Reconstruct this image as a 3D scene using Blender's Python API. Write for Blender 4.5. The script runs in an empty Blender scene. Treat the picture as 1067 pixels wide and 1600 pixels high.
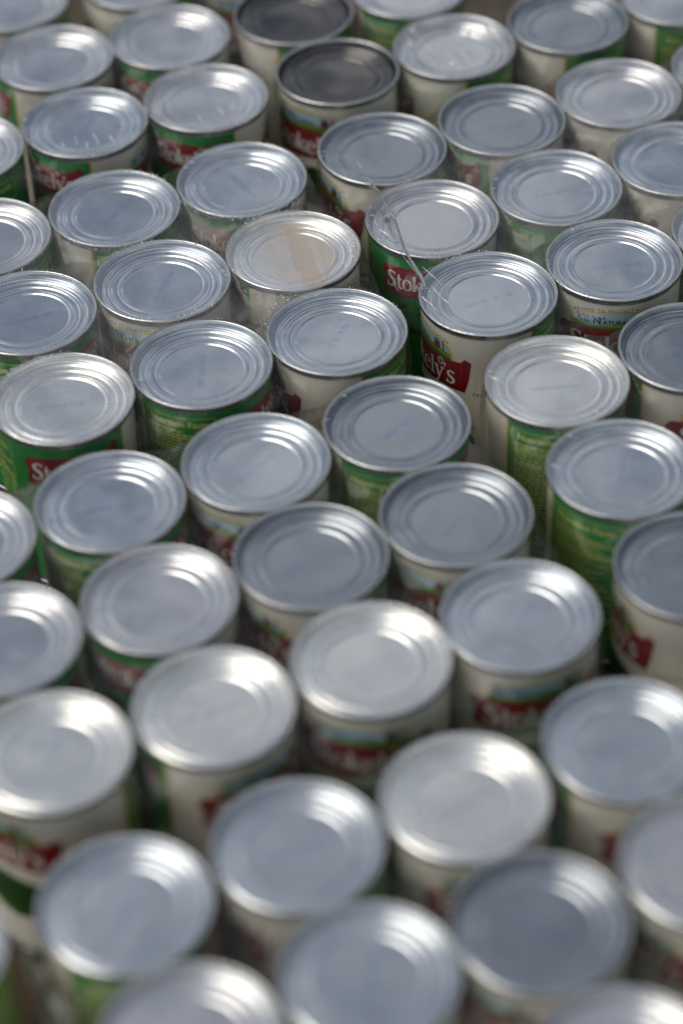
import bpy, bmesh, math, random
from mathutils import Vector, Matrix, noise
R_ = math.radians
sc = bpy.context.scene
col = sc.collection
ZT = 0.111          # height of a can (rim crest) in metres
RC = 0.0405         # rim radius

# ------------------------------------------------------------------ camera
EL, DIST, ROLL, FPX = 0.734642, 1.295845, -0.0453282, 3867.55
cam_d = bpy.data.cameras.new('camera'); cam = bpy.data.objects.new('camera', cam_d); col.objects.link(cam)
C0 = Vector((0, -math.cos(EL)*DIST, math.sin(EL)*DIST))
fw = -C0.normalized(); rt = Vector((1, 0, 0)); up = rt.cross(fw)
c_, s_ = math.cos(ROLL), math.sin(ROLL)
rt, up = c_*rt + s_*up, -s_*rt + c_*up
M = Matrix((rt, up, -fw)).transposed().to_4x4(); M.translation = C0 + Vector((0, 0, ZT))
cam.matrix_world = M
cam_d.sensor_fit = 'HORIZONTAL'; cam_d.sensor_width = 36; cam_d.lens = FPX/1067*36
cam_d.clip_start = 0.05; cam_d.clip_end = 500
cam_d.dof.use_dof = True; cam_d.dof.focus_distance = 1.45; cam_d.dof.aperture_fstop = 4.1
cam_d.dof.aperture_blades = 0
sc.camera = cam
CAMXY = (C0.x, C0.y)

# ------------------------------------------------------------------ sky and sun
SUN_EL, SUN_AZ = R_(57), R_(-172)        # azimuth of the sun from +x, anticlockwise
w = bpy.data.worlds.new('World'); sc.world = w; w.use_nodes = True
nt = w.node_tree; nt.nodes.clear()
def N(tree, t, **kw):
    n = tree.nodes.new(t)
    for k, v in kw.items():
        if k in ('inputs',):
            for i, x in v.items(): n.inputs[i].default_value = x
        else: setattr(n, k, v)
    return n
sky = N(nt, 'ShaderNodeTexSky', sky_type='NISHITA', sun_disc=False, sun_elevation=SUN_EL,
        sun_rotation=math.pi/2 - SUN_AZ, air_density=1.0, dust_density=1.2, ozone_density=1.0, altitude=100)
tc = N(nt, 'ShaderNodeTexCoord')
mp = N(nt, 'ShaderNodeMapping'); mp.inputs['Scale'].default_value = (1, 1, 1.8)
cl = N(nt, 'ShaderNodeTexNoise', inputs={'Scale': 7.5, 'Detail': 6, 'Roughness': .5, 'Distortion': .3})
rp = N(nt, 'ShaderNodeValToRGB'); rp.color_ramp.elements[0].position = .46; rp.color_ramp.elements[1].position = .64
rp.color_ramp.elements[0].color = (.06, .06, .06, 1)
mx = N(nt, 'ShaderNodeMix', data_type='RGBA')
hs = N(nt, 'ShaderNodeHueSaturation', inputs={'Saturation': .12, 'Value': 3.3})
bg = N(nt, 'ShaderNodeBackground'); bg.inputs[1].default_value = 0.08
out = N(nt, 'ShaderNodeOutputWorld')
L = nt.links.new
L(tc.outputs['Generated'], mp.inputs[0]); L(mp.outputs[0], cl.inputs['Vector']); L(cl.outputs['Fac'], rp.inputs[0])
L(rp.outputs[0], mx.inputs[0]); hz0 = N(nt, 'ShaderNodeHueSaturation', inputs={'Saturation': .8, 'Value': 1.0}); L(sky.outputs[0], hz0.inputs['Color']); L(hz0.outputs[0], mx.inputs[6]); L(sky.outputs[0], hs.inputs['Color']); L(hs.outputs[0], mx.inputs[7]); L(mx.outputs[2], bg.inputs[0]); L(bg.outputs[0], out.inputs[0])
sd = bpy.data.lights.new('sun', 'SUN'); sun = bpy.data.objects.new('sun', sd); col.objects.link(sun)
sd.energy = 1.5; sd.angle = R_(44); sd.color = (1, .93, .82)
sdir = Vector((math.cos(SUN_EL)*math.cos(SUN_AZ), math.cos(SUN_EL)*math.sin(SUN_AZ), math.sin(SUN_EL)))
sun.rotation_euler = sdir.to_track_quat('Z', 'Y').to_euler()
sc.view_settings.view_transform = 'Standard'; sc.view_settings.look = 'None'
sc.view_settings.exposure = 0.1; sc.view_settings.gamma = 1
sc.render.engine = 'CYCLES'
sc.cycles.transparent_max_bounces = 16

# ------------------------------------------------------------------ materials
def mat(name, base=(.5, .5, .5), rough=.5, metal=0, coat=0, coat_r=.1, spec=.5, vary=0, vscale=60, bump=0, bscale=300, bdist=.0002):
    m = bpy.data.materials.new(name); m.use_nodes = True; t = m.node_tree
    b = t.nodes['Principled BSDF']
    b.inputs['Base Color'].default_value = (*base, 1); b.inputs['Roughness'].default_value = rough
    b.inputs['Metallic'].default_value = metal; b.inputs['Coat Weight'].default_value = coat
    b.inputs['Coat Roughness'].default_value = coat_r; b.inputs['Specular IOR Level'].default_value = spec
    tcn = t.nodes.new('ShaderNodeTexCoord')
    if vary:
        n = N(t, 'ShaderNodeTexNoise', inputs={'Scale': vscale, 'Detail': 5, 'Roughness': .6})
        mr = N(t, 'ShaderNodeMapRange'); mr.inputs[1].default_value = .3; mr.inputs[2].default_value = .7
        mr.inputs[3].default_value = 1-vary; mr.inputs[4].default_value = 1+vary*.4
        hv = N(t, 'ShaderNodeHueSaturation'); hv.inputs['Color'].default_value = (*base, 1)
        t.links.new(tcn.outputs['Object'], n.inputs['Vector']); t.links.new(n.outputs['Fac'], mr.inputs[0])
        t.links.new(mr.outputs[0], hv.inputs['Value']); t.links.new(hv.outputs[0], b.inputs['Base Color'])
    if bump:
        n = N(t, 'ShaderNodeTexNoise', inputs={'Scale': bscale, 'Detail': 4})
        bp = N(t, 'ShaderNodeBump', inputs={'Strength': bump, 'Distance': bdist})
        t.links.new(tcn.outputs['Object'], n.inputs['Vector']); t.links.new(n.outputs['Fac'], bp.inputs['Height'])
        t.links.new(bp.outputs[0], b.inputs['Normal'])
    return m
PAPER = dict(rough=.38, coat=.30, coat_r=.10, bump=.12, bscale=70, bdist=.0006)
m_white = mat('cream_label_paper', (.68, .64, .53), vary=.06, **PAPER)
m_green = mat('green_print', (.003, .215, .032), vary=.10, **PAPER)
m_yellow = mat('gold_print', (.62, .42, .03), **PAPER)
m_red = mat('red_print', (.24, .006, .012), vary=.12, **PAPER)
m_dred = mat('dark_red_print', (.13, .004, .008), **PAPER)
m_let = mat('white_lettering', (.80, .78, .72), **PAPER)
m_ink = mat('black_lettering', (.015, .015, .012), **PAPER)
m_skyp = mat('pale_blue_print', (.34, .52, .60), vary=.2, vscale=80, **PAPER)
m_field = mat('meadow_print', (.22, .33, .03), vary=.3, vscale=90, **PAPER)
m_blue = mat('blue_print', (.05, .17, .32), **PAPER)
m_ytext = mat('pale_yellow_lettering', (.62, .55, .14), **PAPER)
m_bean = mat('bean_print', (.012, .06, .01), vary=.3, vscale=120, **PAPER)
m_bean2 = mat('light_bean_print', (.05, .16, .02), vary=.3, vscale=120, **PAPER)
LABM = [m_white, m_green, m_yellow, m_red, m_dred, m_let, m_ink, m_skyp, m_field, m_blue, m_ytext, m_bean, m_bean2]
WH, GR, YE, RE, DR, LE, IN, SK, FI, BL, YT, BE, B2 = range(13)

def steel(name, base, rough, ink=True):
    m = bpy.data.materials.new(name); m.use_nodes = True; t = m.node_tree; lk = t.links.new
    b = t.nodes['Principled BSDF']; b.inputs['Metallic'].default_value = 1
    tcn = N(t, 'ShaderNodeTexCoord'); oi = N(t, 'ShaderNodeObjectInfo')
    # roughness: fine rolled grain plus smudges
    ad = N(t, 'ShaderNodeVectorMath', operation='MULTIPLY_ADD'); ad.inputs[1].default_value = (1, 1, 1)
    cmb = N(t, 'ShaderNodeCombineXYZ'); lk(oi.outputs['Random'], cmb.inputs[0]); lk(oi.outputs['Random'], cmb.inputs[1])
    lk(tcn.outputs['Object'], ad.inputs[0]); lk(cmb.outputs[0], ad.inputs[2])
    mp = N(t, 'ShaderNodeMapping'); mp.inputs['Scale'].default_value = (1, 7, 1); lk(ad.outputs[0], mp.inputs[0])
    gn = N(t, 'ShaderNodeTexNoise', inputs={'Scale': 260, 'Detail': 3}); lk(mp.outputs[0], gn.inputs['Vector'])
    sn = N(t, 'ShaderNodeTexNoise', inputs={'Scale': 45, 'Detail': 6, 'Roughness': .65}); lk(ad.outputs[0], sn.inputs['Vector'])
    a1 = N(t, 'ShaderNodeMath', operation='MULTIPLY_ADD'); a1.inputs[1].default_value = .10; a1.inputs[2].default_value = rough-.05
    lk(gn.outputs['Fac'], a1.inputs[0])
    a2 = N(t, 'ShaderNodeMath', operation='MULTIPLY_ADD'); a2.inputs[1].default_value = .20; lk(sn.outputs['Fac'], a2.inputs[0])
    a3 = N(t, 'ShaderNodeMath', operation='SUBTRACT'); a3.inputs[1].default_value = .10; lk(a1.outputs[0], a3.inputs[0])
    lk(a3.outputs[0], a2.inputs[2]); lk(a2.outputs[0], b.inputs['Roughness'])
    # colour: slight spangle
    mr = N(t, 'ShaderNodeMapRange'); mr.inputs[1].default_value = .3; mr.inputs[2].default_value = .7
    mr.inputs[3].default_value = .90; mr.inputs[4].default_value = 1.05; lk(sn.outputs['Fac'], mr.inputs[0])
    hv = N(t, 'ShaderNodeHueSaturation'); hv.inputs['Color'].default_value = (*base, 1); lk(mr.outputs[0], hv.inputs['Value'])
    last = hv.outputs[0]
    if ink:   # worn blue dot-matrix date code, two smudged lines across the panel (local x axis)
        sp = N(t, 'ShaderNodeSeparateXYZ'); lk(tcn.outputs['Object'], sp.inputs[0])
        def band(sock, lo, hi, soft):
            m1 = N(t, 'ShaderNodeMapRange'); m1.inputs[1].default_value = lo; m1.inputs[2].default_value = lo+soft; lk(sock, m1.inputs[0])
            m2 = N(t, 'ShaderNodeMapRange'); m2.inputs[1].default_value = hi; m2.inputs[2].default_value = hi-soft; lk(sock, m2.inputs[0])
            mm = N(t, 'ShaderNodeMath', operation='MULTIPLY'); lk(m1.outputs[0], mm.inputs[0]); lk(m2.outputs[0], mm.inputs[1]); return mm.outputs[0]
        bx = band(sp.outputs[0], -.0165, .0175, .004)
        by = band(sp.outputs[1], -.0026, .0022, .0012)
        wn = N(t, 'ShaderNodeTexWhiteNoise', noise_dimensions='2D')
        sn2 = N(t, 'ShaderNodeVectorMath', operation='SNAP'); sn2.inputs[1].default_value = (.0005, .00055, 1); lk(ad.outputs[0], sn2.inputs[0]); lk(sn2.outputs[0], wn.inputs['Vector'])
        ch = N(t, 'ShaderNodeTexWhiteNoise', noise_dimensions='1D'); dv = N(t, 'ShaderNodeMath', operation='SNAP'); dv.inputs[1].default_value = .0024
        ax = N(t, 'ShaderNodeMath', operation='ADD'); lk(sp.outputs[0], ax.inputs[0]); lk(oi.outputs['Random'], ax.inputs[1]); lk(ax.outputs[0], dv.inputs[0]); lk(dv.outputs[0], ch.inputs['W'])
        g1 = N(t, 'ShaderNodeMath', operation='GREATER_THAN'); g1.inputs[1].default_value = .45; lk(wn.outputs['Value'], g1.inputs[0])
        g2 = N(t, 'ShaderNodeMath', operation='GREATER_THAN'); g2.inputs[1].default_value = .22; lk(ch.outputs['Value'], g2.inputs[0])
        dots = N(t, 'ShaderNodeMath', operation='MULTIPLY'); lk(g1.outputs[0], dots.inputs[0]); lk(g2.outputs[0], dots.inputs[1])
        hz = N(t, 'ShaderNodeMath', operation='MULTIPLY_ADD'); hz.inputs[1].default_value = .30; hz.inputs[2].default_value = .04; lk(dots.outputs[0], hz.inputs[0])
        p = N(t, 'ShaderNodeMath', operation='MULTIPLY'); lk(bx, p.inputs[0]); lk(by, p.inputs[1])
        q = N(t, 'ShaderNodeMath', operation='MULTIPLY'); lk(p.outputs[0], q.inputs[0]); lk(hz.outputs[0], q.inputs[1])
        fade = N(t, 'ShaderNodeMapRange'); fade.inputs[1].default_value = .35; fade.inputs[2].default_value = .6; fade.inputs[3].default_value = .3; lk(sn.outputs['Fac'], fade.inputs[0])
        q2 = N(t, 'ShaderNodeMath', operation='MULTIPLY'); lk(q.outputs[0], q2.inputs[0]); lk(fade.outputs[0], q2.inputs[1])
        mi = N(t, 'ShaderNodeMix', data_type='RGBA'); mi.inputs[7].default_value = (.10, .20, .55, 1)
        lk(q2.outputs[0], mi.inputs[0]); lk(last, mi.inputs[6]); last = mi.outputs[2]
    lk(last, b.inputs['Base Color'])
    bp = N(t, 'ShaderNodeBump', inputs={'Strength': .16, 'Distance': .0003}); lk(sn.outputs['Fac'], bp.inputs['Height']); lk(bp.outputs[0], b.inputs['Normal'])
    return m
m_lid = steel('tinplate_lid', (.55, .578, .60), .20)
m_lid_bright_refl = steel('tinplate_lid_bright_reflection', (.78, .775, .735), .24)  # paler tin tone stands in for a brighter sky reflection
m_lid_dim_refl = steel('tinplate_lid_dim_reflection', (.37, .395, .415), .20)  # greyer tin tone stands in for a dimmer reflection
m_lid_dark_refl = steel('tinplate_lid_dark_reflection', (.14, .135, .13), .15, ink=False)  # dark tone painted in place of a dark reflection
m_rim = steel('tinplate_seam', (.60, .595, .58), .24, ink=False)
m_body = steel('tinplate_body', (.50, .50, .50), .25, ink=False)

def film_mat(name, milk, gloss, scale=55, bump=.22):
    m = bpy.data.materials.new(name); m.use_nodes = True; t = m.node_tree; lk = t.links.new; t.nodes.clear()
    o = N(t, 'ShaderNodeOutputMaterial'); tr = N(t, 'ShaderNodeBsdfTransparent'); tr.inputs[0].default_value = (.97, .97, .97, 1)
    di = N(t, 'ShaderNodeBsdfDiffuse'); di.inputs[0].default_value = (.8, .8, .78, 1)
    tl = N(t, 'ShaderNodeBsdfTranslucent'); tl.inputs[0].default_value = (.8, .8, .78, 1)
    gl = N(t, 'ShaderNodeBsdfGlossy'); gl.inputs['Roughness'].default_value = .09
    tcn = N(t, 'ShaderNodeTexCoord'); no = N(t, 'ShaderNodeTexNoise', inputs={'Scale': scale, 'Detail': 5, 'Roughness': .6, 'Distortion': .8})
    lk(tcn.outputs['Object'], no.inputs['Vector'])
    bp = N(t, 'ShaderNodeBump', inputs={'Strength': bump, 'Distance': .004}); lk(no.outputs['Fac'], bp.inputs['Height'])
    lk(bp.outputs[0], gl.inputs['Normal'])
    mm = N(t, 'ShaderNodeMixShader'); mm.inputs[0].default_value = .5; lk(di.outputs[0], mm.inputs[1]); lk(tl.outputs[0], mm.inputs[2])
    mr = N(t, 'ShaderNodeMapRange'); mr.inputs[1].default_value = .3; mr.inputs[2].default_value = .7; mr.inputs[3].default_value = milk*.4; mr.inputs[4].default_value = milk*1.6
    lk(no.outputs['Fac'], mr.inputs[0])
    m1 = N(t, 'ShaderNodeMixShader'); lk(mr.outputs[0], m1.inputs[0]); lk(tr.outputs[0], m1.inputs[1]); lk(mm.outputs[0], m1.inputs[2])
    lw = N(t, 'ShaderNodeFresnel'); lw.inputs[0].default_value = 1.45; lk(bp.outputs[0], lw.inputs['Normal'])
    fm = N(t, 'ShaderNodeMath', operation='MULTIPLY'); fm.inputs[1].default_value = gloss; fm.use_clamp = True; lk(lw.outputs[0], fm.inputs[0])
    m2 = N(t, 'ShaderNodeMixShader'); lk(fm.outputs[0], m2.inputs[0]); lk(m1.outputs[0], m2.inputs[1]); lk(gl.outputs[0], m2.inputs[2])
    lk(m2.outputs[0], o.inputs[0]); return m
m_film = film_mat('shrink_film', .17, .6)
m_film_clear = film_mat('clear_shrink_film', .03, .5)
m_strand = film_mat('bunched_film', .26, 4.0, 90, .3)
m_film_loose = film_mat('crumpled_film', .45, 2.0, 70, .6)
m_crimp = film_mat('crimped_film', .5, 16.0, 200, .2)
m_card = mat('cardboard', (.06, .042, .025), rough=.9, spec=.2, vary=.25, vscale=25, bump=.3, bscale=120)
m_floor = mat('concrete', (.16, .15, .14), rough=.9, vary=.3, vscale=3, bump=.3, bscale=60)

# ------------------------------------------------------------------ small helpers
def link(name, mesh, parent=None, **props):
    o = bpy.data.objects.new(name, mesh); col.objects.link(o)
    if parent: o.parent = parent
    for k, v in props.items(): o[k] = v
    return o
def lathe(name, prof, seg, mats, zfun=None, smooth=True):
    """prof: [(r, z)], open; first point may be r=0."""
    vs, fs = [], []
    rings = []
    for r, z in prof:
        if r < 1e-9:
            rings.append([len(vs)]); vs.append((0, 0, z + (zfun(0, 0) if zfun else 0)))
        else:
            ring = []
            for k in range(seg):
                a = 2*math.pi*k/seg; x, y = r*math.cos(a), r*math.sin(a)
                ring.append(len(vs)); vs.append((x, y, z + (zfun(x, y) if zfun else 0)))
            rings.append(ring)
    for A, B in zip(rings, rings[1:]):
        for k in range(seg):
            k2 = (k+1) % seg
            if len(A) == 1: fs.append((A[0], B[k], B[k2]))
            elif len(B) == 1: fs.append((A[k], B[0], A[k2]))
            else: fs.append((A[k], B[k], B[k2], A[k2]))
    me = bpy.data.meshes.new(name); me.from_pydata(vs, [], fs)
    for m in mats: me.materials.append(m)
    me.polygons.foreach_set('use_smooth', [smooth]*len(fs)); me.update()
    return me

# ------------------------------------------------------------------ setting
def sheet(name, m, x0, x1, y0, y1, z, kind='structure'):
    me = bpy.data.meshes.new(name); me.from_pydata([(x0, y0, z), (x1, y0, z), (x1, y1, z), (x0, y1, z)], [], [(0, 1, 2, 3)])
    me.materials.append(m); return link(name, me, kind=kind)
sheet('ground', m_floor, -60, 60, -60, 60, -0.14)
m_added_horizon = mat('added_horizon', (.035, .045, .022), rough=1, spec=0, vary=.5, vscale=.5)  # unseen hill ring, added so the lids reflect a dark horizon
V, F = [], []
for k in range(96):
    a = 2*math.pi*k/96
    for rr, f in ((46, 0), (52, .75), (58, 1), (60, 0)):
        hh = f*(9+4.5*noise.noise(Vector((3*math.cos(a), 3*math.sin(a), rr*.1))))
        V.append((rr*math.cos(a), rr*math.sin(a), -.2+hh))
for k in range(96):
    for q in range(3): F.append((k*4+q, k*4+q+1, ((k+1) % 96)*4+q+1, ((k+1) % 96)*4+q))
me = bpy.data.meshes.new('added_dark_horizon'); me.from_pydata(V, [], F); me.materials.append(m_added_horizon); me.update(); link('added_dark_horizon', me, kind='structure')

# ------------------------------------------------------------------ the can: lids
def gs(x, c, w): return math.exp(-((x-c)/w)**2)
def ss(x, a, b):
    t = min(1, max(0, (x-a)/(b-a))); return t*t*(3-2*t)
LIDP = [(0, -4.42), (.578, -4.42), (.608, -3.74), (.62, -3.70), (.672, -4.02), (.700, -4.08), (.722, -4.08), (.752, -3.42), (.765, -3.38), (.805, -3.70), (.832, -3.74),
        (.862, -3.08), (.876, -3.06), (.905, -3.50), (.922, -4.20), (.931, -4.10), (.944, -1.6), (.957, .1), (.965, .4)]
def lid_z(q):               # q = r / RC, millimetres below the rim crest
    for (a, za), (b, zb) in zip(LIDP, LIDP[1:]):
        if q <= b: return za+(zb-za)*ss(q, a, b)-1.2
    return LIDP[-1][1]-1.2
def make_lid(i, m, bulge, tx, ty, amp):
    prof = [(0, 0)]
    qs = [.08, .16, .24, .32, .40, .46, .50] + [.54+.0075*k for k in range(50)] + [.920, .926, .932, .938, .944, .950, .956, .962]
    qs = sorted(set(round(q, 4) for q in qs if q < .9625))
    prof = [(0, lid_z(0)/1000)] + [(q*RC, lid_z(q)/1000) for q in qs]
    def zf(x, y):
        q = math.hypot(x, y)/RC; f = 1-ss(q, .72, .93)
        n = noise.noise(Vector((x*38+i*7.1, y*38-i*3.3, i*1.7)))*amp + noise.noise(Vector((x*90-i*5, y*90+i*2, i)))*amp*.22
        c = max(0, 1-(q/.62)**2)
        return f*(tx*x+ty*y + n*.001) + bulge*.001*c*c
    return lathe('lid', list(reversed(prof))[::-1], 112, [m], zf)
random.seed(5)
LIDS = {}
def lid_mesh(key, *a):
    if key not in LIDS: LIDS[key] = make_lid(*a)
    return LIDS[key]
# seam (double-seamed rim), body
rim_prof = [(.0390, -.0037), (.0396, -.0035), (.0403, -.0031), (.0405, -.0024), (.0405, -.0012), (.04035, -.0005), (.0400, -.00010), (.0396, 0), (.0392, -.0002), (.03895, -.0008), (.0388, -.0016)]
rim_me = lathe('rim', rim_prof, 128, [m_rim])
body_prof = [(.0385, -.0030), (.03845, -.0046), (.0388, -.0052), (.0388, -.1055), (.0396, -.1070), (.0405, -.1078), (.0405, -.1098), (.0398, -.1105), (.037, -.1080), (0, -.1070)]
body_me = lathe('body', body_prof, 96, [m_body])

# ------------------------------------------------------------------ the can: label
RL = .03905; LT, LB = .0052, .1045           # label radius, top and bottom (metres below crest)
MM = RL*1000*math.pi/180                      # mm of arc per degree
lab = bmesh.new()
def emit(bm2, m, layer):
    """cut a flat bmesh (x mm of arc, y mm below crest) every 1.6 mm and add it, bent, to the label"""
    xs = [v.co.x for v in bm2.verts]
    if not xs: return
    x = math.ceil(min(xs)/1.6)*1.6
    while x < max(xs):
        bmesh.ops.bisect_plane(bm2, geom=bm2.verts[:]+bm2.edges[:]+bm2.faces[:], plane_co=(x, 0, 0), plane_no=(1, 0, 0), dist=1e-5)
        x += 1.6
    r = RL + layer*.00005; mp = {}
    for v in bm2.verts:
        a = v.co.x/(RL*1000)
        mp[v.index if False else v] = lab.verts.new((r*math.cos(a), r*math.sin(a), -v.co.y/1000))
    for f in bm2.faces:
        try: nf = lab.faces.new([mp[v] for v in f.verts])
        except ValueError: continue
        nf.material_index = m; nf.smooth = True
    bm2.free()
def poly(pts, m, layer):
    b = bmesh.new(); f = b.faces.new([b.verts.new((x, y, 0)) for x, y in pts])
    bmesh.ops.triangulate(b, faces=[f]); emit(b, m, layer)
def rect(x0, x1, y0, y1, m, layer): poly([(x0, y0), (x1, y0), (x1, y1), (x0, y1)], m, layer)
def stroke(pts, ws, m, layer, caps=True):
    """polyline with a width per point, as quads"""
    n = len(pts); Ls, Rs = [], []
    for i in range(n):
        a = Vector(pts[max(0, i-1)]); c = Vector(pts[min(n-1, i+1)]); d = (c-a).normalized(); nn = Vector((-d.y, d.x))
        p = Vector(pts[i]); Ls.append(p+nn*ws[i]/2); Rs.append(p-nn*ws[i]/2)
    b = bmesh.new(); lv = [b.verts.new((*p, 0)) for p in Ls]; rv = [b.verts.new((*p, 0)) for p in Rs]
    for i in range(n-1): b.faces.new((lv[i], lv[i+1], rv[i+1], rv[i]))
    emit(b, m, layer)
def spline(pts, k=5):
    out = []
    P = [Vector(p) for p in pts]; P = [2*P[0]-P[1]] + P + [2*P[-1]-P[-2]]
    for i in range(1, len(P)-2):
        for j in range(k):
            t = j/k; a, b, c, d = P[i-1:i+3]
            out.append(tuple(.5*((2*b) + (c-a)*t + (2*a-5*b+4*c-d)*t*t + (3*b-a-3*c+d)*t**3)))
    out.append(tuple(P[-2])); return out
def text(s, x, y, size, m, layer, bold=.0, sx=1.0, fn=None, spacing=1.0, align='CENTER'):
    cu = bpy.data.curves.new('t', 'FONT'); cu.body = s; cu.size = size; cu.offset = bold*size; cu.align_x = align
    cu.space_character = spacing; cu.resolution_u = 2
    o = bpy.data.objects.new('t', cu); col.objects.link(o); bpy.context.view_layer.update()
    me = bpy.data.meshes.new_from_object(o.evaluated_get(bpy.context.evaluated_depsgraph_get()))
    bpy.data.objects.remove(o); bpy.data.curves.remove(cu)
    b = bmesh.new(); b.from_mesh(me); bpy.data.meshes.remove(me)
    for v in b.verts:
        X, Y = v.co.x*sx, v.co.y
        X, Y = (fn(X, Y) if fn else (X, Y))
        v.co = (x+X, y-Y, 0)
    emit(b, m, layer)
# letters of the brand word: unit x-height 1, y up, drawn as strokes with thick and thin
def glyph(ch):
    S = []
    def s(pts, ws, sm=True):
        if sm and len(pts) > 2:
            q = spline(pts, 5); n = len(q); w2 = []
            for i in range(n):
                t = i/(n-1)*(len(ws)-1); k = min(int(t), len(ws)-2); w2.append(ws[k]*(1-t+k)+ws[k+1]*(t-k))
            S.append((q, w2))
        else: S.append((pts, ws))
    adv = .9
    if ch == 'S':
        s([(.86, 1.28), (.70, 1.46), (.42, 1.48), (.20, 1.26), (.28, .98), (.58, .76), (.80, .52), (.76, .18), (.46, .0), (.18, .06), (.04, .28)], [.10, .13, .17, .26, .30, .32, .30, .26, .18, .14, .10])
        s([(.88, 1.55), (.86, 1.12)], [.10, .04], False); s([(.03, -.06), (.05, .44)], [.10, .04], False); adv = 1.0
    elif ch == 't':
        s([(.30, 1.38), (.30, .25), (.38, .04), (.58, .02), (.66, .14)], [.16, .24, .22, .16, .07]); s([(.04, .93), (.62, .93)], [.13, .13], False); adv = .68
    elif ch == 'o':
        s([(.46, 1.02), (.18, .86), (.08, .5), (.18, .14), (.46, -.02), (.74, .14), (.84, .5), (.74, .86), (.46, 1.02)], [.10, .19, .25, .19, .10, .19, .25, .19, .10]); adv = .94
    elif ch == 'k':
        s([(.22, 1.50), (.22, 0)], [.24, .24], False); s([(.02, 1.44), (.34, 1.44)], [.11, .11], False); s([(.02, .05), (.42, .05)], [.11, .11], False)
        s([(.78, .94), (.30, .50)], [.10, .13], False); s([(.38, .60), (.80, .03)], [.24, .24], False); s([(.60, .95), (.92, .95)], [.11, .11], False); s([(.60, .05), (.96, .05)], [.11, .11], False); adv = .95
    elif ch == 'e':
        s([(.14, .55), (.76, .58)], [.11, .11], False)
        s([(.74, .55), (.68, .88), (.44, 1.01), (.18, .84), (.09, .48), (.2, .13), (.48, .0), (.76, .2)], [.22, .17, .11, .19, .25, .2, .16, .07]); adv = .86
    elif ch == 'l':
        s([(.24, 1.50), (.24, 0)], [.24, .24], False); s([(.04, 1.44), (.34, 1.44)], [.11, .11], False); s([(.02, .05), (.48, .05)], [.11, .11], False); adv = .50
    elif ch == 'y':
        s([(.16, .97), (.46, .10)], [.24, .22], False); s([(.78, .97), (.44, -.02), (.26, -.36), (.06, -.40)], [.10, .12, .15, .22])
        s([(-.02, .95), (.38, .95)], [.11, .11], False); s([(.60, .95), (.94, .95)], [.11, .11], False); adv = .88
    elif ch == "'":
        s([(.12, 1.50), (.10, 1.12)], [.22, .05], False); adv = .24
    elif ch == 's':
        s([(.60, .86), (.40, 1.0), (.17, .84), (.24, .60), (.50, .44), (.62, .22), (.42, .0), (.18, .04), (.07, .2)], [.09, .13, .2, .22, .22, .2, .14, .12, .08])
        s([(.62, 1.02), (.60, .74)], [.08, .03], False); s([(.05, -.04), (.07, .28)], [.08, .03], False); adv = .72
    return S, adv
def brand(xc, yc, h, m, layer, sx=1.0, bend=0.0):
    word = "Stokely's"; W = sum(glyph(c)[1] for c in word)*h*sx; x = -W/2
    for c in word:
        S, adv = glyph(c)
        for pts, ws in S:
            P = [(x+p[0]*h*sx, p[1]*h) for p in pts]
            P = [(xc+px, yc-py + bend*math.sin(px/W*math.pi)*h) for px, py in P]
            stroke(P, [w_*h for w_ in ws], m, layer)
        x += adv*h*sx
def D(u): return u*MM
# ground colours of the label
U0, U1 = -82, 107
rect(D(U0+2), D(U1-2), LT*1000, LB*1000, WH, 0)
rect(D(U1-2), D(U1), LT*1000, LB*1000, YE, 0); rect(D(360+U0), D(360+U0+2), LT*1000, LB*1000, YE, 0)
rect(D(U1), D(360+U0), LT*1000, LB*1000, GR, 0)
# --- front of the label: arch with landscape, banner, vegetables
def arch(cx, cy, a, b, y1, m, layer, n=22):
    top = [(cx-a*math.cos(math.pi*k/n), cy-b*math.sin(math.pi*k/n)**.8) for k in range(n+1)]
    poly(top+[(cx+a, y1), (cx-a, y1)], m, layer)
ax = D(-5)
arch(ax, 21, 27.5, 11.2, 26, YE, 1); arch(ax, 21, 26.2, 9.9, 26, SK, 2)
poly([(ax-26, 19.6), (ax-14, 20.4), (ax, 19.2), (ax+8, 17.6), (ax+17, 18.2), (ax+26, 19.6), (ax+26.2, 26), (ax-26.2, 26)], FI, 3)
poly([(ax-26, 22.2), (ax-5, 21.4), (ax+12, 20.6), (ax+26, 22.6), (ax+26.2, 26), (ax-26.2, 26)], B2, 4)
rect(ax+13.5, ax+18.5, 14.4, 19.6, DR, 4); poly([(ax+13, 14.6), (ax+16, 11.9), (ax+19, 14.6)], BL, 5); rect(ax+20.5, ax+21.4, 12.5, 19, IN, 4)
for k in range(6): poly([(ax-24+3.2*k, 15.2), (ax-22.4+3.2*k, 13.1+.3*(k % 3)), (ax-20.6+3.2*k, 15.4)], BL, 3)
def arcfn(rad):
    def f(X, Y): a = X/rad; return ((rad+Y)*math.sin(a), (rad+Y)*math.cos(a)-rad)
    return f
text('PACKED TO PROTECT FLAVOR', ax, 10.2, 2.9, IN, 1, .005, 1.0, lambda X, Y: (X, Y-4.2*(X/27.5)**2*abs(X/27.5)**.6), 1.28)
for s_, x_, z_ in (('A', -21.2, 5.4), ('LL', -16.4, 3.9), ('N', -10.4, 6.6), ('ATURAL', .9, 4.3)): text(s_, ax+x_, 18.9, z_, IN, 6, .022, .98)
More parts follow.
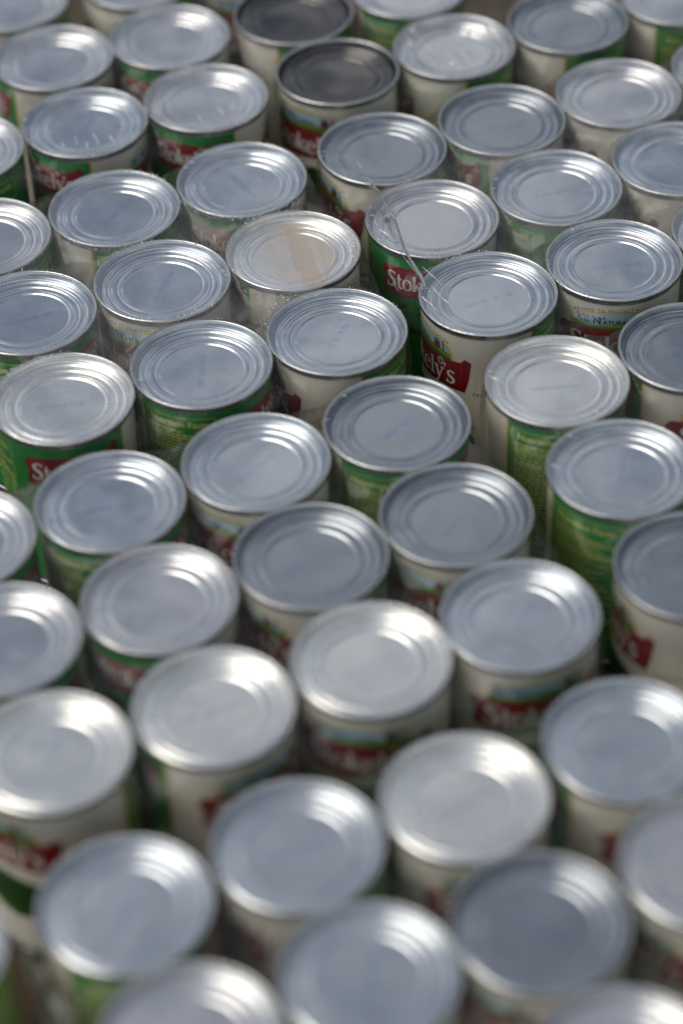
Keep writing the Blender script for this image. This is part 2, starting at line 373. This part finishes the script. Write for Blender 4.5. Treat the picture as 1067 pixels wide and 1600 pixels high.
def banner(cx, y0, h, a, m, layer, dx=0, dy=0, flip=1):
    pts = []
    n = 20
    for k in range(n+1):
        t = k/n; pts.append((cx-a+2*a*t, y0 + 1.4*math.sin(t*math.pi*1.0+.4)*-1 + (0 if t < .86 else -(t-.86)*9)))
    pts += [(cx+a+2.2, y0-3.6), (cx+a+1.6, y0+1.5), (cx+a+5.4, y0-2.4), (cx+a+3.6, y0+h*.55), (cx+a+1.0, y0+h+.8)]
    for k in range(n, -1, -1):
        t = k/n; pts.append((cx-a+2*a*t, y0+h + 1.1*math.sin(t*math.pi*2)))
    pts += [(cx-a-1.2, y0+h*.7), (cx-a+.5, y0+h*.45), (cx-a-2.4, y0+h*.15)]
    poly([(x+dx, y+dy) for x, y in pts], m, layer)
banner(D(-5), 24.2, 19.6, 34, DR, 5, 0, .9); banner(D(-5), 24.2, 18.8, 33, RE, 6)
brand(D(-4), 40.4, 8.6, LE, 7, .98)
poly([(D(-5)+19+2.3*math.cos(t*.628), 27.4+2.6*math.sin(t*.628)) for t in range(10)], LE, 7)
poly([(D(-5)+19+1.6*math.cos(t*.628), 27.4+1.9*math.sin(t*.628)) for t in range(10)], GR, 8)
text('PRESERVATIVE', D(72), 46.5, 2.7, IN, 1, .01, 1.0, None, 1.5)
rnd = random.Random(11)
poly([(D(-5)-30, 60), (D(-5)-22, 52), (D(-5)-8, 55), (D(-5)+6, 51), (D(-5)+22, 54), (D(-5)+33, 58), (D(-5)+36, 68), (D(-5)+28, 78), (D(-5)+10, 82), (D(-5)-12, 80), (D(-5)-27, 76), (D(-5)-34, 68)], BE, .7)
for k in range(34):
    cx = D(-5)+rnd.uniform(-30, 34); cy = 66+rnd.uniform(-11, 12); an = rnd.uniform(-.9, .9); ln = rnd.uniform(12, 20)/2
    q = [(cx+t*ln*math.cos(an)+1.6*(1-t*t)*math.sin(an), cy+t*ln*math.sin(an)-1.6*(1-t*t)*math.cos(an)) for t in (-1, -.75, -.4, 0, .4, .75, 1)]
    stroke(q, [.5, 2.6, 3.6, 3.3, 3.6, 2.6, .5], BE if k % 3 else B2, 1+.35*k)
# --- green side: banner and nutrition panel
gx = D(228)
banner(gx, 13.0, 18.6, 24.6, DR, 1, 0, .9); banner(gx, 13.0, 17.6, 23.8, RE, 2)
brand(gx, 27.4, 7.3, LE, 3, .90)
poly([(gx+12+1.6*math.cos(t*.628), 15.0+1.8*math.sin(t*.628)) for t in range(10)], LE, 3)
poly([(gx+12+1.1*math.cos(t*.628), 15.0+1.3*math.sin(t*.628)) for t in range(10)], GR, 4)
for k in range(12):
    cx = gx+rnd.uniform(-18, 18); cy = 52+rnd.uniform(-10, 12); an = rnd.uniform(-.7, .7); ln = rnd.uniform(9, 14)/2
    stroke([(cx+t*ln*math.cos(an), cy+t*ln*math.sin(an)-1.2*(1-t*t)) for t in (-1, -.6, 0, .6, 1)], [.4, 2.2, 2.8, 2.2, .4], B2 if k % 2 else BE, 1+.3*k)
nx0, nx1 = D(111), D(175)
def frame(x0, x1, y0, y1, t, m, layer):
    rect(x0, x1, y0, y0+t, m, layer); rect(x0, x1, y1-t, y1, m, layer); rect(x0, x0+t, y0+t, y1-t, m, layer); rect(x1-t, x1, y0+t, y1-t, m, layer)
frame(nx0, nx1, 9, 96, .35, YT, 1)
text('Nutrition Facts', (nx0+nx1)/2, 15.6, 5.9, YT, 1, .022, 1.0)
y = 18.6
for k in range(30):
    if k in (2, 6, 17, 24): rect(nx0+1.6, nx1-1.6, y-.2, y+.75, YT, 1); y += 2.2; continue
    x = nx0+1.8; xe = nx0+1.8+rnd.uniform(22, 38)
    hh = 1.15 if k < 2 or k % 5 == 0 else .85
    while x < xe:
        wl = rnd.uniform(1.6, 4.6); rect(x, min(x+wl, xe), y, y+hh, YT, 1); x += wl+.8
    if k > 6: rect(nx1-4.2, nx1-1.6, y, y+hh, YT, 1)
    if k > 8 and k % 2: rect(nx0+1.6, nx1-1.6, y+hh+.5, y+hh+.68, YT, 1)
    y += 2.45
bmesh.ops.recalc_face_normals(lab, faces=[])
for f in lab.faces:
    c = f.calc_center_median(); f.normal_update()
    if f.normal.dot(Vector((c.x, c.y, 0))) < 0: f.normal_flip()
lab_me = bpy.data.meshes.new('label'); lab.to_mesh(lab_me); lab.free()
for m in LABM: lab_me.materials.append(m)

# ------------------------------------------------------------------ the cans
# id: (x mm, y mm, F = label degree facing the camera, code angle on lid or None, panel tilt (tx, ty) deg, bulge mm, label text)
T = {}
def can(i, x, y, F, code, tx, ty, bl, text_): T[i] = (x, y, F, code, tx, ty, bl, text_)
DARK_REFL = (5, 6)  # lids whose reflected brightness is put into the tin colour
BRIGHT_REFL = (24, 27, 41, 44, 46, 19, 42)
DIM_REFL = (31, 36, 38, 49, 34, 11, 13, 8, 25)
# rows run from upper left to lower right; x, y in mm on the ground
can(54, -211, 540, 75, None, .2, .3, .1, 'can cut off by the top left corner, white label side edged with green')
can(55, -124, 561, 110, None, -.3, .2, .1, 'can cut off by the top edge behind the grey blurred lids, white strip beside green')
can(56, -50, 584, -8, None, 0, .2, .1, 'can above the top edge, only its red banner seen left of the darkest lid')
can(5, -17.3, 505.5, 123, None, .4, .5, .3, 'can with dark brownish lid at the top edge, white label with green at its right')
can(10, 61.7, 533.2, 162, None, .1, -.4, .1, 'can cut off by the top edge, green nutrition panel right of the darkest lid')
can(8, 165.7, 480.4, 114, None, .2, .9, .1, 'can at the top edge right of the creased film lid, white strip left of green')
can(9, 243.1, 508.2, 135, None, .1, .6, .1, 'can cut off by the top right corner, green nutrition panel and white strip')
can(4, -177.3, 463.8, 318, None, .8, .1, .2, 'can with pale blurred lid at the left edge, second row from the top')
can(3, -100.5, 483.3, 277, None, -.5, .9, .15, 'can with smooth grey lid near the top, faded green and red label under hazy film')
can(6, 10.3, 430.1, 33, None, -.6, .2, .4, 'can with whole dark grey lid, arch picture and red banner on white label')
can(7, 88.2, 454.9, 98, None, .5, -.6, .2, 'can with shiny film creases all over its lid near the top, white label')
can(30, -230, 359, 115, None, .3, -.6, .2, 'can cut off by the left edge with creased film and end of red banner')
can(1, -152.6, 383.8, 272, 70, .3, -.5, .15, 'can with short upright film creases on its lid front, green label with red banner')
can(2, -75.3, 406.6, 251, None, -.6, -.8, .1, 'can with bright green label and red banner, just behind the sparkling film edge')
can(13, 35.7, 338.1, 71, None, .2, .5, .1, 'can where the clear film strand begins, white label with small picture at its left')
can(11, 112.6, 365.1, 294, None, .2, .6, .1, 'can with smooth grey lid, behind and right of the film strand, green label then white')
can(12, 189.6, 389.9, 78, None, .1, .2, .1, 'can with plain white label side near the right edge, third from the top there')
can(57, 267, 415, 100, None, 0, .3, .1, 'can of which only a sliver of rim shows at the right edge near the top')
can(29, -207.5, 263.5, 75, None, .2, -.3, .15, 'can cut off by the left edge, white label, above the one with slanting code')
can(17, -129.9, 287.1, 125, 65, .3, -.2, .12, 'can in the left with faint slanting scratch on its lid, white label turning green')
can(16, -52.2, 311.8, 250, 120, -.5, -.6, .1, 'can with warm reflection on its lid and glittering film perforations along its front rim')
can(18, 62.5, 261.7, 242, None, .1, .6, .12, 'can crossed by the clear twisted film strand, green label with red banner')
can(14, 139.8, 288.3, 200, 10, .1, .3, .12, 'can with hazy dark green label, right of the one crossed by the film strand')
can(15, 217, 313.5, 75, 15, -.3, -.5, .15, 'can cut off by the right edge, its greenish white label above the arch picture can')
can(58, 244, 236, 180, None, 0, 0, .1, 'can showing only a sliver of rim at the right edge beside the arch picture can')
can(28, -176.5, 185.7, 165, 20, .2, -.3, .12, 'can cut off by the left edge with slanting blue code, green label')
can(21, -99, 210.7, 20, 72, .1, -.1, .10, 'can with steep blue code and faded white picture label, left of the tan lid')
can(19, -21.6, 234.6, 321, None, -.1, -.4, .1, 'can whose lid carries the tan creased patch')
can(22, 90.4, 184.1, 71, 20, .0, .5, .12, 'can at the end of the film strand, white label with black lettering')
can(20, 166.7, 211, 0, 5, .1, .2, .12, 'can with the sharp All Natural arch picture on its label, near the right edge')
can(27, -152, 105.5, 221, 2, -.2, -1.2, .15, 'can at the left edge with bright lid, level blue code and vivid green label')
can(26, -75, 131.2, 164, 88, .1, .0, .10, 'can with the sharp Nutrition Facts lettering on its green label')
can(23, 2.1, 155.4, 87, 65, .1, -.2, .12, 'can in front of the tan lid, slanting blue code and white label')
can(24, 122.6, 101.9, 155, 4, .1, -1.3, .06, 'can with whitish centre panel and level blue code, tall green nutrition panel below')
can(25, 199.8, 126, -32, 10, .0, .4, .12, 'can cut off by the right edge beside the whitish panel lid, plain white label side')
can(31, 32.3, 71.7, 160, None, -.1, 1.0, .15, 'can with darker blue grey lid in the centre, dim green label under film')
can(32, -44.7, 44.7, 30, 48, .0, -.4, .15, 'can with pale lid just left of the darker centre one, faded red picture')
can(33, -122.1, 18.3, 172, 10, .2, .1, .12, 'can below the bright left lid, green label with rows of yellow print')
can(35, 149.9, 26.1, 180, 82, .3, -.3, .10, 'can with upright blue code at the right, wide dark green label with yellow print')
can(34, 59.7, -4.6, 35, 60, .1, .5, .10, 'can below the centre one, grey blue lid, whitish label with dull red')
can(36, -16.8, -31.3, 55, None, -.1, 1.1, .12, 'can with dark blue grey lid left of centre, cream label turning green at right')
can(39, -200, -6.5, 180, None, .3, -.2, .12, 'can cut off by the left edge at mid height, green label')
can(37, -94.2, -57.8, 248, None, .1, .5, .12, 'can with grey blue lid in the left half, dim green and red label under film')
can(38, 177.1, -51.1, 87, None, .0, 1.2, .12, 'can with dark lid at the right edge, cream label and dark red banner end')
can(40, 86.6, -81.9, -15, 60, -.1, .0, .12, 'can with arch picture and blurred red banner under its front rim, right of centre')
can(41, 11.2, -107.2, 7, 30, -.4, -1.1, .15, 'can with bright lid just below the centre, arch picture and red banner under it')
can(43, -172, -82.3, 200, None, .2, -.8, .15, 'can cut off by the left edge above the whitest lid, red and green label')
can(42, -66, -134.7, -45, 20, -.3, -.6, .15, 'can with pale lid and green strip left of its white label, lower left')
can(44, -144, -159.3, 44, None, -.3, -1.6, .15, 'can with the whitest lid, at the left edge, red banner and green edge below')
can(45, 129.9, -168.4, -34, 25, .2, -.3, .15, 'can with blurred pale lid at the lower right edge, narrow green strip on its label')
can(46, 51.2, -199.5, -24, 40, -.3, -1.3, .2, 'can with bright cream tinted lid centre, right of the lower middle, cream label')
can(47, -26.9, -224, 75, 20, .0, .3, .15, 'can with blurred blue grey lid in the lower middle, plain cream label below')
can(48, -104.7, -253.6, 145, 80, .0, .4, .12, 'can with blurred lid at the lower left, whitish and green label beside the crumpled film')
can(49, 79.6, -275.1, 40, None, -.3, .9, .15, 'can with the darkest blurred lid at the lower right')
can(50, 157.7, -245.2, 60, None, .1, .1, .12, 'can cut off by the right edge near the bottom, cream label with a dark spot')
can(51, 3.1, -298.7, 0, 80, .1, .3, .15, 'can cut off by the bottom edge, the one in the middle')
can(52, -74.2, -328, 200, None, .0, .1, .12, 'can cut off by the bottom edge, left of the middle one')
can(53, 108, -351.5, 90, None, .0, .2, .12, 'can cut off by the bottom right, only the back of its lid in view')
can(60, -196, -276, 60, None, .0, .2, .12, 'can cut off by the left edge near the bottom, standing apart beyond the dark gap')

# ------------------------------------------------------------------ cans
def build(i):
    x, y, F, code, tx, ty, bl, txt = T[i]
    rnd = random.Random(i*13+5)
    root = link('food_can', None); root.empty_display_size = .02
    root.location = (x/1000, y/1000, ZT+rnd.uniform(-.0006, .0002))
    rz = R_(-90-F)
    root.rotation_euler = (R_(rnd.uniform(-.3, .3)), R_(rnd.uniform(-.3, .3)), rz)
    root['label'] = txt; root['category'] = 'can'; root['group'] = 'food cans standing packed in rows'
    dark = i in DARK_REFL
    ca = R_(code) if code is not None else R_(rnd.uniform(0, 180))
    tx += rnd.uniform(-.45, .45); ty += rnd.uniform(-.4, .4); bl += rnd.uniform(-.08, .12) + (.35 if dark else 0)
    lx, ly = tx*math.cos(ca)+ty*math.sin(ca), -tx*math.sin(ca)+ty*math.cos(ca)     # world tilt in lid axes
    lid = link('lid', make_lid(i, m_lid_dark_refl if dark else m_lid_bright_refl if i in BRIGHT_REFL else m_lid_dim_refl if i in DIM_REFL else (m_lid if code is not None else m_lid_plain), bl, math.tan(R_(lx)), math.tan(R_(ly)), .27), root)
    lid.rotation_euler = (0, 0, ca-rz)
    link('rim', rim_me, lid); link('body', body_me, root); link('label', lab_me, root)
    if dark: lid['label'] = 'lid coloured dark for a dark reflection'
m_lid_plain = steel('tinplate_lid_plain', (.62, .62, .62), .21, ink=False)
for i in T: build(i)

# ------------------------------------------------------------------ shrink film, one wrap per tray of cans
A_, B_ = Vector((77.4, 25.0)), Vector((27.5, -76.8))
PACKS = [
 ('hazy shrink film round the top left cans', [54, 55, 56, 4, 3, 5, 30, 1, 2], m_film_clear),
 ('clear shrink film round the cans at the top right', [6, 7, 8, 9, 10], m_film_clear),
 ('hazy shrink film below the clear strand, round the upper right cans', [13, 11, 12, 57, 18, 14, 15, 22, 20, 58], m_film),
 ('hazy shrink film with glittering perforated edges round the cans by the tan lid', [29, 17, 16, 28, 21, 19, 27, 26, 23], m_film),
 ('hazy shrink film round the cans in the middle', [39, 33, 32, 31, 43, 37, 36, 34, 44, 42, 41, 40], m_film_clear),
 ('clear shrink film round the cans at the right edge', [24, 25, 35, 38], m_film_clear),
 ('blurred shrink film round the nearest cans, crumpled at the lower left', [48, 47, 46, 45, 52, 51, 49, 50, 53], m_film_clear),
]
def hull(P):
    P = sorted(P); H = []
    def cr(o, a, b): return (a[0]-o[0])*(b[1]-o[1])-(a[1]-o[1])*(b[0]-o[0])
    for seq in (P, P[::-1]):
        h = []
        for p in seq:
            while len(h) > 1 and cr(h[-2], h[-1], p) <= 0: h.pop()
            h.append(p)
        H += h[:-1]
    return H
def film(k, lbl, ids, m):
    cs = [(T[i][0], T[i][1]) for i in ids]; Hh = hull(cs)
    others = [(T[i][0], T[i][1]) for i in T if i not in ids]
    def sdh(x, y):
        best = 1e9; inside = True
        for a, b in zip(Hh, Hh[1:]+Hh[:1]):
            dx, dy = b[0]-a[0], b[1]-a[1]; t = max(0, min(1, ((x-a[0])*dx+(y-a[1])*dy)/(dx*dx+dy*dy)))
            best = min(best, math.hypot(x-a[0]-t*dx, y-a[1]-t*dy))
            if dx*(y-a[1])-dy*(x-a[0]) < 0: inside = False
        return -best if inside else best
    st = 1.6; R0 = 40.5
    xs = [c[0] for c in cs]; ys = [c[1] for c in cs]
    nx = int((max(xs)-min(xs)+2*R0+20)/st); ny = int((max(ys)-min(ys)+2*R0+20)/st); x0 = min(xs)-R0-10; y0 = min(ys)-R0-10
    V, idx, dd, hh = [], {}, {}, {}
    for i in range(nx+1):
        for j in range(ny+1):
            x, y = x0+i*st, y0+j*st
            near = min(cs, key=lambda c: (x-c[0])**2+(y-c[1])**2)
            r = math.hypot(x-near[0], y-near[1]); d = r-R0
            if d < -2.9: continue
            h = sdh(x, y)-R0
            if h > 3.6: continue
            if min((x-c[0])**2+(y-c[1])**2 for c in others) < (R0+.15)**2 : continue
            n = noise.noise(Vector((x*.055+k*9, y*.055, k)))
            if d < -.7:
                s = (R0-.7)/r; x, y = near[0]+(x-near[0])*s, near[1]+(y-near[1])*s; d = -.7
            z = .35
            if d > -.6:
                z = .35 - (13+7*n)*(1-math.exp(-(d+.6)/7.0)) + .7*noise.noise(Vector((x*.22, y*.22, k+3)))*min(1, (d+.6)/2)
                z -= .35*abs(math.sin(math.atan2(y-near[1], x-near[0])*17+6*n))*math.exp(-d/4)*min(1, d+.6)
            if h > 0: z -= h*h*2.6+h*3
            idx[(i, j)] = len(V); V.append((x/1000, y/1000, ZT+z/1000)); dd[(i, j)] = d; hh[len(V)-1] = h
    F = []
    for (i, j), a in idx.items():
        q = [(i, j), (i+1, j), (i+1, j+1), (i, j+1)]
        if all(p in idx for p in q) and not all(dd[p] <= -.65 for p in q): F.append([idx[p] for p in q])
    me = bpy.data.meshes.new('shrink_film'); me.from_pydata(V, [], F); me.materials.append(m); me.materials.append(m_film_clear)
    for p in me.polygons:
        p.use_smooth = True
        if hh[p.vertices[0]] > -36: p.material_index = 1
    me.update()
    return link('shrink_film', me, None, label=lbl, category='film', group='shrink film wraps')
films = [film(k, *p) for k, p in enumerate(PACKS)]

# bunched strands and creases: tapered, slightly twisted ribbons of clear film
def ribbon(name, pts, wmax, parent=None, z0=.6, lift=None, m=None, twist=2.0, seed=0, thick=.35):
    P = spline([(p[0], p[1]) for p in pts], 8); n = len(P); rn = random.Random(seed)
    V, F = [], []; S = 8
    for i, (x, y) in enumerate(P):
        t = i/(n-1); a = Vector(P[max(0, i-1)]); b = Vector(P[min(n-1, i+1)]); d = (b-a).normalized(); nn = Vector((-d.y, d.x))
        wd = wmax*(.12+.88*math.sin(math.pi*min(1, t*1.15+.02))**.6)*(.8+.3*math.sin(t*23+seed)+.15*rn.random()) if 0 < t < 1 else wmax*.05
        tw = twist*t*math.pi+.4*math.sin(t*9+seed)
        zz = z0 + (lift(x, y, t) if lift else 0)
        for k in range(S):
            an = 2*math.pi*k/S; u = math.cos(an)*wd/2; v = math.sin(an)*wd*thick/2
            uu, vv = u*math.cos(tw)-v*math.sin(tw), u*math.sin(tw)+v*math.cos(tw)
            V.append(((x+nn.x*uu)/1000, (y+nn.y*uu)/1000, ZT+(zz+vv+wd*.2)/1000))
    for i in range(n-1):
        for k in range(S): F.append((i*S+k, i*S+(k+1) % S, (i+1)*S+(k+1) % S, (i+1)*S+k))
    me = bpy.data.meshes.new(name); me.from_pydata(V, [], F); me.materials.append(m or m_strand)
    me.polygons.foreach_set('use_smooth', [True]*len(F)); me.update()
    return link(name, me, parent)
m_crease = film_mat('film_crease', .75, 8.0, 90, .3)
o = ribbon('film_strand', [(18.8, 325.2), (26.6, 300.2), (34.4, 279.1), (40.3, 255.4), (44.3, 229.1), (51.7, 203.2), (55.6, 187.4), (62.8, 170.4)], 3.6, seed=3, twist=3)
o['label'] = 'clear twisted strand of shrink film lying across three lids at the upper right of centre'; o['category'] = 'film strand'
ribbon('fine_fold', [(30, 262), (37, 246), (41, 228), (49, 207), (53, 190), (57, 176)], .7, o, seed=8, twist=2)
ribbon('fine_fold', [(24, 300), (33, 281), (43, 262), (47, 240)], .6, o, seed=12, twist=2)
def creases(fi, segs, wd, seed=0):
    for k, (a, b) in enumerate(segs):
        mid = ((a[0]+b[0])/2+1.2*math.sin(k*2.1+seed), (a[1]+b[1])/2)
        ribbon('crease', [a, mid, b], wd*(.8+.4*math.sin(k*1.7)**2), films[fi], seed=k+seed, twist=.6, m=m_crease)
creases(1, [((65.7, 464.3), (78.6, 431.5)), ((83.0, 436.0), (87.6, 419.9)), ((97.9, 469.5), (103.1, 453.0)), ((60.2, 476.9), (63.9, 468.9)), ((69.9, 441.6), (72.5, 428.1)), ((108, 480), (121, 452)), ((58, 462), (61, 452)), ((88, 470), (96, 444))], 2.6)
creases(0, [((-157.1, 366.6), (-154.8, 353.9)), ((-146.5, 368.2), (-140.6, 350.8)), ((-166.3, 358.9), (-164.8, 350.8)), ((-149.7, 359.6), (-147.7, 347.5)), ((-136.3, 365.9), (-131.0, 352.5)), ((-218, 352), (-206, 334)), ((-222, 345), (-213, 329)), ((-80, 385), (-77, 372)), ((-68, 392), (-63, 376)), ((-60, 396), (-55, 384))], 1.9, 4)
creases(2, [((53.2, 211.6), (66.0, 187.8)), ((57.8, 192.4), (69.5, 170.3)), ((51, 183), (62, 163)), ((30, 250), (37, 240)), ((28, 262), (31, 250))], 1.4, 9)
creases(5, [((85, 107), (93, 97)), ((112, 30), (120, 24))], 1.2, 2)
rq = random.Random(77)
for fi, ids in ((0, (4, 3, 1, 2)), (3, (16, 17, 21, 28, 23, 26, 27)), (2, (18, 13, 20, 14)), (4, (31, 34)), (5, (24, 35))):
    for i in ids:
        for _ in range(rq.randint(4, 8)):
            a = R_(rq.choice([rq.uniform(225, 320), rq.uniform(40, 140), rq.uniform(140, 230)])); r1 = rq.uniform(37, 40); ln = rq.uniform(1.5, 5.0); a2 = a+rq.uniform(-.06, .06)
            p0 = (T[i][0]+r1*math.cos(a), T[i][1]+r1*math.sin(a)); p1 = (T[i][0]+(r1-ln)*math.cos(a2), T[i][1]+(r1-ln)*math.sin(a2))
            ribbon('crease', [p0, ((p0[0]+p1[0])/2+rq.uniform(-.5, .5), (p0[1]+p1[1])/2+rq.uniform(-.5, .5)), p1], rq.uniform(.5, .9), films[fi], seed=i, twist=.8, m=m_crease, z0=.25)
# crowds of tiny crimps along the perforated film edges
def crimps(fi, arcs, seed, size=.42):
    rn = random.Random(seed); V, F = [], []
    for (cx, cy, a0, a1, n, r0, r1, z0, z1) in arcs:
        for _ in range(n):
            a = R_(rn.uniform(a0, a1)); r = rn.uniform(r0, r1); z = rn.uniform(z0, z1); s = size*rn.uniform(.5, 1.3)
            c = Vector((cx+r*math.cos(a), cy+r*math.sin(a), z)); d = Vector((math.cos(a+rn.uniform(-.6, .6)), math.sin(a+rn.uniform(-.6, .6)), rn.uniform(-.4, .5))).normalized()
            e1 = d.orthogonal().normalized(); e2 = d.cross(e1); ln = s*rn.uniform(1, 3); b = len(V)
            P = [c-d*ln]+[c+(e1*math.cos(q)+e2*math.sin(q))*s*.5 for q in (0, 1.57, 3.14, 4.71)]+[c+d*ln]
            V += [(p.x/1000, p.y/1000, ZT+p.z/1000) for p in P]
            for q in range(4): F.append((b, b+1+q, b+1+(q+1) % 4)); F.append((b+5, b+1+(q+1) % 4, b+1+q))
    me = bpy.data.meshes.new('crimped_edge'); me.from_pydata(V, [], F); me.materials.append(m_crimp)
    me.polygons.foreach_set('use_smooth', [True]*len(F)); me.update()
    o = link('crimped_edge', me, films[fi]); o['kind'] = 'stuff'
def c_(i): return T[i][0], T[i][1]
crimps(3, [(*c_(16), 205, 330, 170, 40.5, 44, -3, .4), (*c_(19), 60, 150, 26, 39, 41, -.5, .6), (*c_(19), 195, 300, 150, 41, 44.5, -6, -2), (*c_(23), 100, 190, 110, 40.5, 47, -6, 0),
           (*c_(23), 20, 95, 16, 39, 41, .2, .5), (*c_(21), 60, 150, 24, 39, 41, 0, .5), (*c_(21), 230, 320, 40, 37.5, 41, 0, .7), (*c_(26), 70, 130, 16, 39, 41, 0, .5), (*c_(17), 40, 90, 40, 38, 41, 0, .8),
           (*c_(17), 215, 300, 60, 40, 43, -2, .4), (*c_(19), 330, 380, 40, 33, 37, -1, .4), (*c_(28), 60, 110, 25, 38, 41, 0, .8), (*c_(27), 85, 150, 40, 36.5, 41, 0, .8)], 2, .52)
crimps(2, [(*c_(18), 160, 245, 36, 34, 41, 0, .6), (*c_(18), 250, 300, 30, 38, 41, 0, .6), (*c_(22), 60, 130, 26, 39, 41, 0, .6), (*c_(22), 160, 240, 40, 34, 41, 0, .7), (*c_(14), 200, 250, 6, 38, 40, 0, .6),
           (*c_(13), 170, 300, 16, 38, 41, 0, .6), (*c_(20), 170, 260, 18, 38, 41, 0, .6)], 5, .5)
crimps(0, [(*c_(1), 180, 330, 90, 34, 41, 0, .7), (*c_(2), 190, 320, 110, 33, 41, 0, .7), (*c_(30), 240, 350, 30, 33, 41, 0, .7), (*c_(4), 290, 340, 25, 37, 41, 0, .7)], 6, .5)
crimps(1, [(*c_(7), 130, 220, 36, 30, 41, 0, .8), (*c_(7), 240, 300, 6, 20, 35, 0, .6)], 7, .5)
crimps(4, [(*c_(34), 120, 200, 14, 39, 42, 0, .8), (*c_(44), 300, 350, 8, 40, 44, -3, .4), (*c_(42), 190, 215, 6, 40, 44, -5, 0), (*c_(40), 190, 215, 5, 40, 43, -3, 0)], 8, .6)
crimps(6, [(*c_(47), 95, 160, 12, 38, 41.5, 0, .8), (*c_(48), 320, 370, 7, 40, 44, -6, 0), (*c_(48), 100, 150, 8, 38, 41, 0, .8)], 9, .7)
crimps(5, [(*c_(35), 175, 215, 9, 36, 40.5, 0, .7), (*c_(24), 225, 260, 6, 39, 41, 0, .5)], 10, .45)

# crumpled loose film in the gap at the lower left
V, F = [], []
for i in range(26):
    for j in range(34):
        u, v = i/25, j/33
        x = -153+26*u+5*noise.noise(Vector((u*4, v*5, 1))); y = -262-52*u*.3-30*u; z = -8-98*v
        y += 7*noise.noise(Vector((u*5, v*6, 7)))
        V.append((x/1000, y/1000, ZT+z/1000))
for i in range(25):
    for j in range(33): F.append((i*34+j, i*34+j+1, (i+1)*34+j+1, (i+1)*34+j))
me = bpy.data.meshes.new('loose_flap'); me.from_pydata(V, [], F); me.materials.append(m_film_loose)
me.polygons.foreach_set('use_smooth', [True]*len(F)); me.update(); link('loose_flap', me, films[6])

# cardboard slip sheets under each wrap
def slab(name, ids, z1=0.0, t=.003, lbl=None, pad=.044):
    h = hull([(T[i][0], T[i][1]) for i in ids]); cx = sum(p[0] for p in h)/len(h); cy = sum(p[1] for p in h)/len(h)
    P = [((p[0]+(p[0]-cx)/math.hypot(p[0]-cx, p[1]-cy)*pad*1000)/1000, (p[1]+(p[1]-cy)/math.hypot(p[0]-cx, p[1]-cy)*pad*1000)/1000) for p in h]
    n = len(P); V = [(x, y, z1-t) for x, y in P]+[(x, y, z1) for x, y in P]
    Fc = [tuple(range(n))[::-1], tuple(range(n, 2*n))]+[(i, (i+1) % n, n+(i+1) % n, n+i) for i in range(n)]
    me = bpy.data.meshes.new(name); me.from_pydata(V, [], Fc); me.materials.append(m_card); me.update()
    return link(name, me, None, label=lbl, category='cardboard sheet')
b = bmesh.new(); bmesh.ops.create_cube(b, size=1, matrix=Matrix.Translation((0.02, .08, -.0035-.003))@Matrix.Diagonal((1.3, 1.5, .006, 1)))
bmesh.ops.bevel(b, geom=b.edges[:], offset=.001, segments=1, affect='EDGES')
me = bpy.data.meshes.new('cardboard_sheet'); b.to_mesh(me); b.free(); me.materials.append(m_card)
o = link('cardboard_sheet', me); o['label'] = 'brown cardboard sheet under all the cans, seen in the dark gap at the lower left'; o['category'] = 'cardboard'
o.rotation_euler = (0, 0, R_(18))

# tan creased cardboard reflection, painted as a patch on the lid of can 19
tm = bpy.data.materials.new('tan_reflection'); tm.use_nodes = True; t = tm.node_tree; lk = t.links.new; pb = t.nodes['Principled BSDF']
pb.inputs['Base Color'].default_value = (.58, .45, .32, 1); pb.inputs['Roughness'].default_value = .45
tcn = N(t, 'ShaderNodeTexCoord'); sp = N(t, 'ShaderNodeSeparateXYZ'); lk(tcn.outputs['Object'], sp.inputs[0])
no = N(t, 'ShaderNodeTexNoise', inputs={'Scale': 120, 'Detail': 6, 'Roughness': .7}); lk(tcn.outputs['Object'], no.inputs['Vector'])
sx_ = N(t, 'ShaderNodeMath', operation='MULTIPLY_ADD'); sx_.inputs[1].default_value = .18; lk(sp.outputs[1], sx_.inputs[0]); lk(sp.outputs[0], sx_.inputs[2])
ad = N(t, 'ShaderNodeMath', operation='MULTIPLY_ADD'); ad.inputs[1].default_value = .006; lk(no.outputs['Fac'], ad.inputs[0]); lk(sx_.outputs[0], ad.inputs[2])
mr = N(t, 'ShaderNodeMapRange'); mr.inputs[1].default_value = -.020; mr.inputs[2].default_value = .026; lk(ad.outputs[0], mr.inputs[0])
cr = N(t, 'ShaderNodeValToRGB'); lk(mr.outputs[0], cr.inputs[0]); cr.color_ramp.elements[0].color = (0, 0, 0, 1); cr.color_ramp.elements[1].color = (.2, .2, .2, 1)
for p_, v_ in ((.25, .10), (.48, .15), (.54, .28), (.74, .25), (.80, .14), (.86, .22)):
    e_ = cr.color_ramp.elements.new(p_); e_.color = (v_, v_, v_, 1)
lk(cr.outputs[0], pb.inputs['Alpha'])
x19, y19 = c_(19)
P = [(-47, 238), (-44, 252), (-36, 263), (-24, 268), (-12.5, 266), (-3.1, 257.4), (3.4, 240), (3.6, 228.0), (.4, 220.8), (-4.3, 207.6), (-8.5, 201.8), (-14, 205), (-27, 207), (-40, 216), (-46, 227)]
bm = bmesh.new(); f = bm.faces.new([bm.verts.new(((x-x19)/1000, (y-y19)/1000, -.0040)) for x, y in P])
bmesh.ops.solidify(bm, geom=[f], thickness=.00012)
me = bpy.data.meshes.new('tan_reflection'); bm.to_mesh(me); bm.free(); me.materials.append(tm)
o = link('tan_reflection', me); o.location = (x19/1000, y19/1000, ZT); o['label'] = 'tan creased reflection painted as a patch over a lid, right of its middle'; o['category'] = 'tape'
